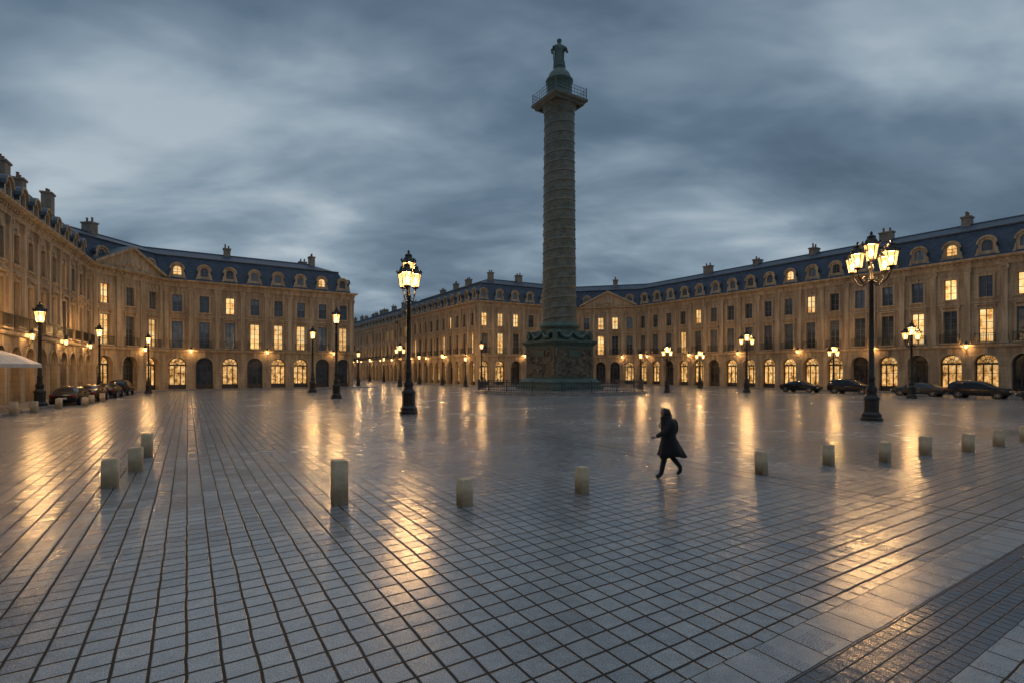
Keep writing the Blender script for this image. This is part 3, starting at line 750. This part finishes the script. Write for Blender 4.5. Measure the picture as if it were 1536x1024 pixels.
# ------------------------------------------------------------------ bollards
def bollard(x, y, h, w, rot=None):
    bm = bmesh.new(); bmesh.ops.create_cube(bm, size=1)
    bmesh.ops.scale(bm, vec=(w, w, h + .1), verts=bm.verts); bmesh.ops.translate(bm, vec=(0, 0, h / 2 - .05), verts=bm.verts)
    ve = [e for e in bm.edges if abs(e.verts[0].co.z - e.verts[1].co.z) > .1]
    bmesh.ops.bevel(bm, geom=ve, offset=w * .17, segments=4, affect='EDGES', profile=.5)
    te = [e for e in bm.edges if all(v.co.z > h - .01 for v in e.verts)]
    bmesh.ops.bevel(bm, geom=te, offset=.022, segments=3, affect='EDGES')
    for v in bm.verts:
        if v.co.z > h - .05: v.co.z += .006 * noise.noise(v.co * 9 + Vector((x, y, 0)))
        n_ = noise.noise(v.co * 4 + Vector((x, y, 0))) * .006; v.co.x += n_; v.co.y += n_
    me = bpy.data.meshes.new('bollard'); bm.to_mesh(me); bm.free(); me.materials.append(M['bollard'])
    me.polygons.foreach_set('use_smooth', [len(p_.vertices) == 4 for p_ in me.polygons])
    o = bpy.data.objects.new('stone_bollard', me); COL.objects.link(o); o.location = (x, y, 0); o.rotation_euler = (0, 0, ang if rot is None else rot)
for b_ in [(-3.38, 10.03, .86, .29), (-.92, 9.94, .51, .26), (1.49, 10.9, .56, .24), (6.32, 12.97, .56, .25), (8.76, 14.16, .56, .25), (10.69, 14.68, .56, .25),
           (12.8, 15.85, .58, .28), (14.7, 16.5, .57, .28), (16.8, 17.67, .57, .28), (18.85, 18.8, .57, .28), (21.1, 20.0, .57, .28),
           (-9.01, 11.48, .63, .31), (-9.77, 13.3, .62, .31), (-11.13, 15.6, .70, .31),
           (-29.5, 30.3, .79, .36), (-30.06, 32.2, .7, .36), (-31.6, 35.7, .68, .36), (-32.0, 38.4, .65, .36), (-34.0, 41.4, .66, .36), (-35.2, 44, .7, .36)]:
    bollard(*b_)

# ------------------------------------------------------------------ cars
def car(x, y, rot, paint='carpaint', kind='sedan', name='parked_car'):
    root = empty(name, (x, y, 0), rot)
    body = MB()
    if kind == 'sedan':
        stn = [(-2.38, .42, .72, .74, .62, .5), (-2.3, .3, .86, .90, .78, .66), (-1.9, .24, .95, .99, .86, .72), (-1.55, .22, .97, 1.08, .89, .70), (-1.0, .2, .97, 1.36, .90, .62), (-.45, .2, .96, 1.44, .91, .60),
               (.15, .2, .94, 1.43, .91, .60), (.65, .2, .93, 1.28, .90, .62), (1.15, .22, .92, .98, .89, .72), (1.7, .24, .86, .90, .86, .70), (2.2, .3, .74, .78, .78, .62), (2.38, .4, .62, .64, .64, .5)]
    else:
        stn = [(-2.38, .42, .82, .9, .66, .6), (-2.3, .3, 1.0, 1.3, .8, .62), (-2.0, .26, 1.05, 1.62, .88, .66), (-1.4, .24, 1.05, 1.70, .91, .67), (-.6, .24, 1.04, 1.72, .92, .67),
               (.1, .24, 1.03, 1.68, .92, .67), (.6, .24, 1.02, 1.48, .91, .68), (1.1, .26, 1.02, 1.1, .90, .74), (1.7, .28, .98, 1.03, .87, .72), (2.2, .32, .86, .9, .8, .66), (2.38, .42, .7, .74, .66, .55)]
    rows = []
    for (sx, zl, zb, zr, wb, wr) in stn:
        half = [(wb * .86, zl), (wb * .98, zl + .12), (wb, (zl + zb) / 2 + .05), (wb * .97, zb - .06), (wb * .93, zb), (wr + (wb * .93 - wr) * .3 if zr - zb > .2 else (wr + wb) / 2, zb + (zr - zb) * .72), (wr * .9, zr - .015 if zr - zb > .1 else zr), (0.0, zr + .012)]
        row = [(sx, a, z) for a, z in half] + [(sx, -a, z) for a, z in half[-2::-1]]
        rows.append(row)
    body.grid(rows, paint, closed=True, smooth=True); body.uv = []
    nrow = len(rows[0]); fi = 0; gi = body.mi('carglass')
    for i in range(len(rows) - 1):
        gl_ = (stn[i][3] - stn[i][2] > .2 or stn[i + 1][3] - stn[i + 1][2] > .2)
        both = (stn[i][3] - stn[i][2] > .2 and stn[i + 1][3] - stn[i + 1][2] > .2)
        for j in range(nrow):
            if both and j in (4, 9): body.m[fi] = gi
            if gl_ and not both and j in (5, 6, 7, 8, 4, 9): body.m[fi] = gi
            if both and abs(stn[i][3] - stn[i + 1][3]) > .12 and j in (5, 6, 7, 8): body.m[fi] = gi
            fi += 1
    for r_ in (0, len(rows) - 1):
        body.f.append(tuple(r_ * nrow + j for j in range(nrow))); body.m.append(0); body.smooth.append(False)
    o = body.obj('body', root)
    md = o.modifiers.new('sub', 'SUBSURF'); md.levels = 2; md.render_levels = 2
    wh = MB()
    for wx in (-1.42, 1.42):
        for sg in (-1, 1):
            def disc(r0, r1, y0, y1, mat):
                seg = 24
                for j in range(seg):
                    a, b2 = 2 * math.pi * j / seg, 2 * math.pi * (j + 1) / seg
                    wh.face([(wx + r0 * math.cos(a), sg * y0, .34 + r0 * math.sin(a)), (wx + r0 * math.cos(b2), sg * y0, .34 + r0 * math.sin(b2)),
                             (wx + r1 * math.cos(b2), sg * y1, .34 + r1 * math.sin(b2)), (wx + r1 * math.cos(a), sg * y1, .34 + r1 * math.sin(a))], mat)
            disc(.34, .34, .70, .90, 'tyre'); disc(.34, .23, .90, .925, 'tyre'); disc(.23, .21, .925, .89, 'rim'); disc(.21, .001, .89, .885, 'tyre')
            disc(.40, .345, .915, .905, 'tyre')
            for a in range(5):
                t = a * 2 * math.pi / 5; px, pz = math.cos(t), math.sin(t)
                wh.face([(wx - pz * .03, sg * .91, .34 + px * .03), (wx + px * .22 - pz * .025, sg * .91, .34 + pz * .22 + px * .025), (wx + px * .22 + pz * .025, sg * .91, .34 + pz * .22 - px * .025), (wx + pz * .03, sg * .91, .34 - px * .03)], 'rim')
    wh.obj('wheels', root)
    dt = MB(); F = Frame((0, 0), (1, 0))
    zb = .74 if kind == 'sedan' else .85
    for sg in (-1, 1):
        F.box(dt, -2.37, -2.2, sg * .62 - .14, sg * .62 + .14, zb - .06, zb + .08, 'taillamp', True)
        F.box(dt, 2.16, 2.33, sg * .58 - .15, sg * .58 + .15, zb - .2, zb - .08, 'headlamp', True)
        F.box(dt, .72, .92, sg * .98 - .09, sg * .98 + .09, .95, 1.07, paint, True)
        F.box(dt, -.4, -.2, sg * .925 - .01, sg * .925 + .01, .83, .86, 'rim', True)
    F.box(dt, -2.40, -2.37, -.26, .26, .5, .62, 'headlamp', True)
    dt.obj('lights_and_mirrors', root)
aR = math.atan2(82.5, -53.9)
for (x, y, k_, p_) in [(35.9, 63.6, 'sedan', 'carpaint'), (38.9, 58.6, 'suv', 'carpaint'), (42.6, 53.6, 'sedan', 'carpaint2'), (44.8, 49.0, 'suv', 'carpaint'), (46.6, 44.0, 'sedan', 'carpaint2'), (50.4, 38.2, 'sedan', 'carpaint')]:
    car(x, y, aR + (math.pi if p_ == 'carpaint' else 0), p_, k_)
aL = math.atan2(-22.5, 12)
for (x, y, k_) in [(-34.6, 40.2, 'sedan'), (-37.3, 45.4, 'sedan'), (-40.0, 50.8, 'sedan'), (-42.6, 55.8, 'suv')]:
    car(x, y, aL + math.pi, 'carpaint', k_)

# ------------------------------------------------------------------ parasol
pr = empty('cafe_parasol', (-32.6, 32.4, 0)); mb = MB()
R = 2.1
for j in range(8):
    a, b2 = 2 * math.pi * j / 8, 2 * math.pi * (j + 1) / 8
    for (r0, z0, r1, z1) in ((.05, 3.95, R * .5, 3.6), (R * .5, 3.6, R, 3.05), (R, 3.05, R, 2.82)):
        mb.face([(r0 * math.cos(a), r0 * math.sin(a), z0), (r0 * math.cos(b2), r0 * math.sin(b2), z0), (r1 * math.cos(b2), r1 * math.sin(b2), z1), (r1 * math.cos(a), r1 * math.sin(a), z1)], 'canvas')
mb.obj('canopy', pr)
mb = MB(); tube(mb, [(0, 0, 0), (0, 0, 4.05)], .04, 'iron'); lathe(mb, [(.4, 0), (.4, .08), (.05, .12)], 0, 0, 16, 'iron')
for j in range(8):
    a = 2 * math.pi * j / 8; tube(mb, [(0, 0, 3.1), (R * .55 * math.cos(a), R * .55 * math.sin(a), 3.52)], .015, 'iron', 4)
mb.obj('pole', pr)

# ------------------------------------------------------------------ pedestrian
def skin_obj(name, verts, edges, radii, mat, parent, rootv=0, sub=2):
    me = bpy.data.meshes.new(name); me.from_pydata(verts, edges, []); me.materials.append(mat)
    o = bpy.data.objects.new(name, me); COL.objects.link(o); o.parent = parent
    md = o.modifiers.new('skin', 'SKIN'); md.use_smooth_shade = True
    for i, r_ in enumerate(radii):
        me.skin_vertices[0].data[i].radius = r_ if isinstance(r_, tuple) else (r_, r_)
    me.skin_vertices[0].data[rootv].use_root = True
    s_ = o.modifiers.new('sub', 'SUBSURF'); s_.levels = sub; s_.render_levels = sub
    return o
ped = empty('walking_pedestrian', (3.84, 12.6, 0), .12)
V_ = [(0, 0, .93), (0, 0, 1.1), (-.02, 0, 1.3), (-.045, 0, 1.42), (-.065, 0, 1.49), (-.075, 0, 1.56),
      (-.03, -.16, 1.37), (-.17, -.23, 1.13), (-.40, -.22, 1.02),
      (-.01, .16, 1.37), (.12, .24, 1.13), (.06, .25, .92),
      (-.02, -.09, .88), (-.13, -.09, .50), (-.215, -.09, .10), (-.27, -.09, .045), (-.36, -.10, .035),
      (.03, .09, .88), (.12, .09, .50), (.37, .10, .21), (.365, .10, .11), (.275, .10, .035)]
E_ = [(0, 1), (1, 2), (2, 3), (3, 4), (4, 5), (2, 6), (6, 7), (7, 8), (2, 9), (9, 10), (10, 11), (0, 12), (12, 13), (13, 14), (14, 15), (15, 16), (0, 17), (17, 18), (18, 19), (19, 20), (20, 21)]
R_ = [(.13, .15), (.12, .14), (.13, .16), .065, .055, .06, .09, .075, .052, .09, .075, .052, .10, .075, .055, .055, .04, .10, .075, .055, .055, .04]
skin_obj('body', V_, E_, R_, M['coat'], ped)
ct = MB(); rows = []
for (z, rx, ry, cx) in [(1.50, .09, .09, -.05), (1.44, .125, .14, -.035), (1.39, .155, .20, -.015), (1.30, .18, .225, .01), (1.15, .18, .215, .015), (1.02, .165, .20, .015), (.92, .19, .22, .025), (.8, .235, .235, .045), (.66, .29, .25, .07), (.50, .35, .27, .10), (.495, .33, .25, .10)]:
    row = []
    for j in range(36):
        t = 2 * math.pi * j / 36; f = 1 + max(0, (1.0 - z)) * .22 * math.sin(5 * t + 1.3 + z)
        row.append((cx + rx * f * math.cos(t), ry * f * math.sin(t), z + (.03 * math.sin(3 * t) if z < .6 else 0)))
    rows.append(row)
ct.grid(rows, 'coat'); ct.obj('coat', ped)
hd = MB(); rows = []
for i in range(17):
    ph = math.pi * i / 16; z = -math.cos(ph); r_ = math.sin(ph); row = []
    for j in range(24):
        t = 2 * math.pi * j / 24; x = r_ * math.cos(t) * .098; y = r_ * math.sin(t) * .078; zz = z * .115
        if z < -.1 and x > 0: x *= .7
        if z < -.3: y *= .82
        if abs(y) < .02 and x < 0 and -.35 < z < .12: x -= .022 * (1 - (z + .1) / .3 if z > -.1 else .9)
        if abs(abs(y) - .03) < .014 and x < 0 and -.02 < z < .2: x += .01
        if abs(y) < .03 and x < 0 and z < -.6: x -= .012
        row.append((-.09 + x, y, 1.585 + zz))
    rows.append(row)
hd.grid(rows, 'skin'); hd.obj('head', ped)
er = MB()
for sg in (-1, 1): tube(er, [(-.075, sg * .078, 1.555), (-.068, sg * .088, 1.585), (-.075, sg * .08, 1.62)], [.008, .014, .008], 'skin', 6)
tube(er, [(-.178, -.022, 1.53), (-.184, 0, 1.531), (-.178, .022, 1.53)], .006, 'taillamp', 5)
er.obj('ears_and_mouth', ped)
hr = MB(); rows = []
for i in range(15):
    ph = i / 14; a_ = ph * math.pi / 2
    rr = math.cos(a_) ** .75 if ph < 1 else 0.0
    row = []
    for j in range(28):
        t = 2 * math.pi * j / 28; s_ = math.sin(t)
        zc = 1.575 - .03 * ph
        row.append((-.140 + .205 * math.sin(a_) + (.03 if s_ < -.5 else 0), .108 * rr * math.cos(t), zc + (.128 if s_ > 0 else .15) * rr * s_))
    rows.append(row)
hr.grid(rows, 'coat'); hr.obj('hood', ped)
hr = MB(); rows = []
for i in range(9):
    ph = i / 8; rr = math.cos(ph * math.pi / 2) ** .6 if ph < 1 else 0
    rows.append([(-.13 + .17 * math.sin(ph * math.pi / 2), .094 * rr * math.cos(2 * math.pi * j / 20), 1.60 + .092 * rr * math.sin(2 * math.pi * j / 20)) for j in range(20)])
hr.grid(rows, 'hair'); hr.obj('hair', ped)
sc = MB()
tube(sc, [(-.05 + .085 * math.cos(t * math.pi / 6), .09 * math.sin(t * math.pi / 6), 1.455 + .02 * math.cos(t * math.pi / 6)) for t in range(13)], .055, 'coat', 8); sc.obj('scarf', ped)
bg = MB(); rows = []
for i in range(11):
    ph = math.pi * i / 10; row = []
    for j in range(20):
        t = 2 * math.pi * j / 20; c_, s_ = math.cos(t), math.sin(t)
        pw = lambda q_: math.copysign(abs(q_) ** .85, q_)
        r_ = abs(math.sin(ph)) ** .75
        row.append((.155 + .10 * r_ * pw(c_), .03 + .15 * r_ * pw(s_), 1.22 - .20 * math.cos(ph)))
    rows.append(row)
bg.grid(rows, 'coat')
for sg in (-.1, .13): tube(bg, [(.13, sg, 1.35), (.02, sg * 1.1, 1.42), (-.1, sg * 1.1, 1.37), (-.165, sg * 1.2, 1.25), (-.05, sg * 1.7, 1.1), (.12, sg, 1.05)], .016, 'iron', 6)
bg.obj('backpack', ped)
def hand(name, w, d, side):
    w = Vector(w); d = Vector(d).normalized(); s_ = Vector((0, side, 0))
    vs, es, rs = [w], [], [.024]
    palm = w + d * .055; vs.append(palm); es.append((0, 1)); rs.append((.034, .018))
    for i, ln in enumerate((.062, .072, .068, .052)):
        o_ = Vector((0, 1, 0)).cross(d).normalized() * (.027 - i * .018)
        a = palm + o_ * .9 + d * .02; b2 = a + d * ln * .5; c2 = b2 + (d * .8 + s_ * -.5).normalized() * ln * .45
        k_ = len(vs); vs += [a, b2, c2]; es += [(1, k_), (k_, k_ + 1), (k_ + 1, k_ + 2)]; rs += [.0095, .0085, .007]
    up = Vector((0, 1, 0)).cross(d).normalized()
    a = w + d * .025 + up * .025; b2 = a + (d + up * .8).normalized() * .035; c2 = b2 + d * .03
    k_ = len(vs); vs += [a, b2, c2]; es += [(0, k_), (k_, k_ + 1), (k_ + 1, k_ + 2)]; rs += [.012, .0105, .008]
    skin_obj(name, [tuple(v) for v in vs], es, rs, M['skin'], ped, sub=1)
hand('hand', (-.405, -.22, 1.015), (-1, .05, -.35), -1)
hand('hand', (.055, .25, .91), (-.2, 0, -1), 1)

# ------------------------------------------------------------------ world
w = bpy.data.worlds.new('World'); S.world = w; w.use_nodes = True; nt = w.node_tree
bgn = nt.nodes['Background']
tc = N(nt, 'ShaderNodeTexCoord').outputs['Generated']
sp = N(nt, 'ShaderNodeSeparateXYZ'); nt.links.new(tc, sp.inputs[0])
zz = math_node(nt, 'ADD', math_node(nt, 'MAXIMUM', sp.outputs[2], 0.0), .28)
cb = N(nt, 'ShaderNodeCombineXYZ')
nt.links.new(math_node(nt, 'DIVIDE', sp.outputs[0], zz), cb.inputs[0]); nt.links.new(math_node(nt, 'DIVIDE', sp.outputs[1], zz), cb.inputs[1])
mp = N(nt, 'ShaderNodeMapping'); mp.inputs['Rotation'].default_value = (0, 0, -.9); mp.inputs['Scale'].default_value = (.6, 1.05, 1); mp.inputs['Location'].default_value = (6.3, 2.6, 0)
nt.links.new(cb.outputs[0], mp.inputs[0])
n1 = noise_node(nt, mp.outputs[0], 1.35, 4, .5, .35)
n2 = noise_node(nt, mp.outputs[0], 3.4, 4, .55, .3)
f = math_node(nt, 'MULTIPLY_ADD', n2, .36, math_node(nt, 'MULTIPLY', n1, .72))
cl = ramp(nt, f, [(.38, (.080, .128, .190)), (.48, (.125, .190, .268)), (.57, (.215, .300, .390)), (.68, (.40, .49, .57))])
el = ramp(nt, sp.outputs[2], [(0.0, (1.05, 1.0, .96)), (.2, (1.18, 1.13, 1.08)), (.42, (1.0, .99, .98)), (.60, (.74, .75, .78)), (.72, (1.2, 1.2, 1.2)), (1.0, (2.2, 2.1, 2.0))])  # overhead sky, out of view, is brightened to add light on the ground
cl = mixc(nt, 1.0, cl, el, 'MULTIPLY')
sky = N(nt, 'ShaderNodeTexSky'); sky.sky_type = 'NISHITA'; sky.sun_disc = False
sky.sun_elevation = math.radians(2); sky.sun_rotation = math.radians(200)
skd = mixc(nt, 1.0, sky.outputs[0], (.05, .05, .05), 'MULTIPLY')
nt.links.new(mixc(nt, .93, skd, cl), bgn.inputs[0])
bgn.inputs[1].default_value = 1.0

sl = bpy.data.lights.new('sun', 'SUN'); sl.energy = .12; sl.angle = math.radians(40); sl.color = (1, .95, .9)
so = bpy.data.objects.new('sun', sl); COL.objects.link(so); so.rotation_euler = (math.radians(50), 0, math.radians(-160)); so.location = (0, 0, 60)

# ------------------------------------------------------------------ camera
cam = bpy.data.cameras.new('camera'); cam.lens = 18; cam.sensor_width = 36; cam.shift_y = .0286; cam.clip_end = 5000; cam.clip_start = .1
co = bpy.data.objects.new('camera', cam); COL.objects.link(co); co.location = (0, 0, 2.6); co.rotation_euler = (math.radians(90), 0, 0)
S.camera = co
S.view_settings.view_transform = 'Standard'; S.view_settings.look = 'None'; S.view_settings.exposure = 0
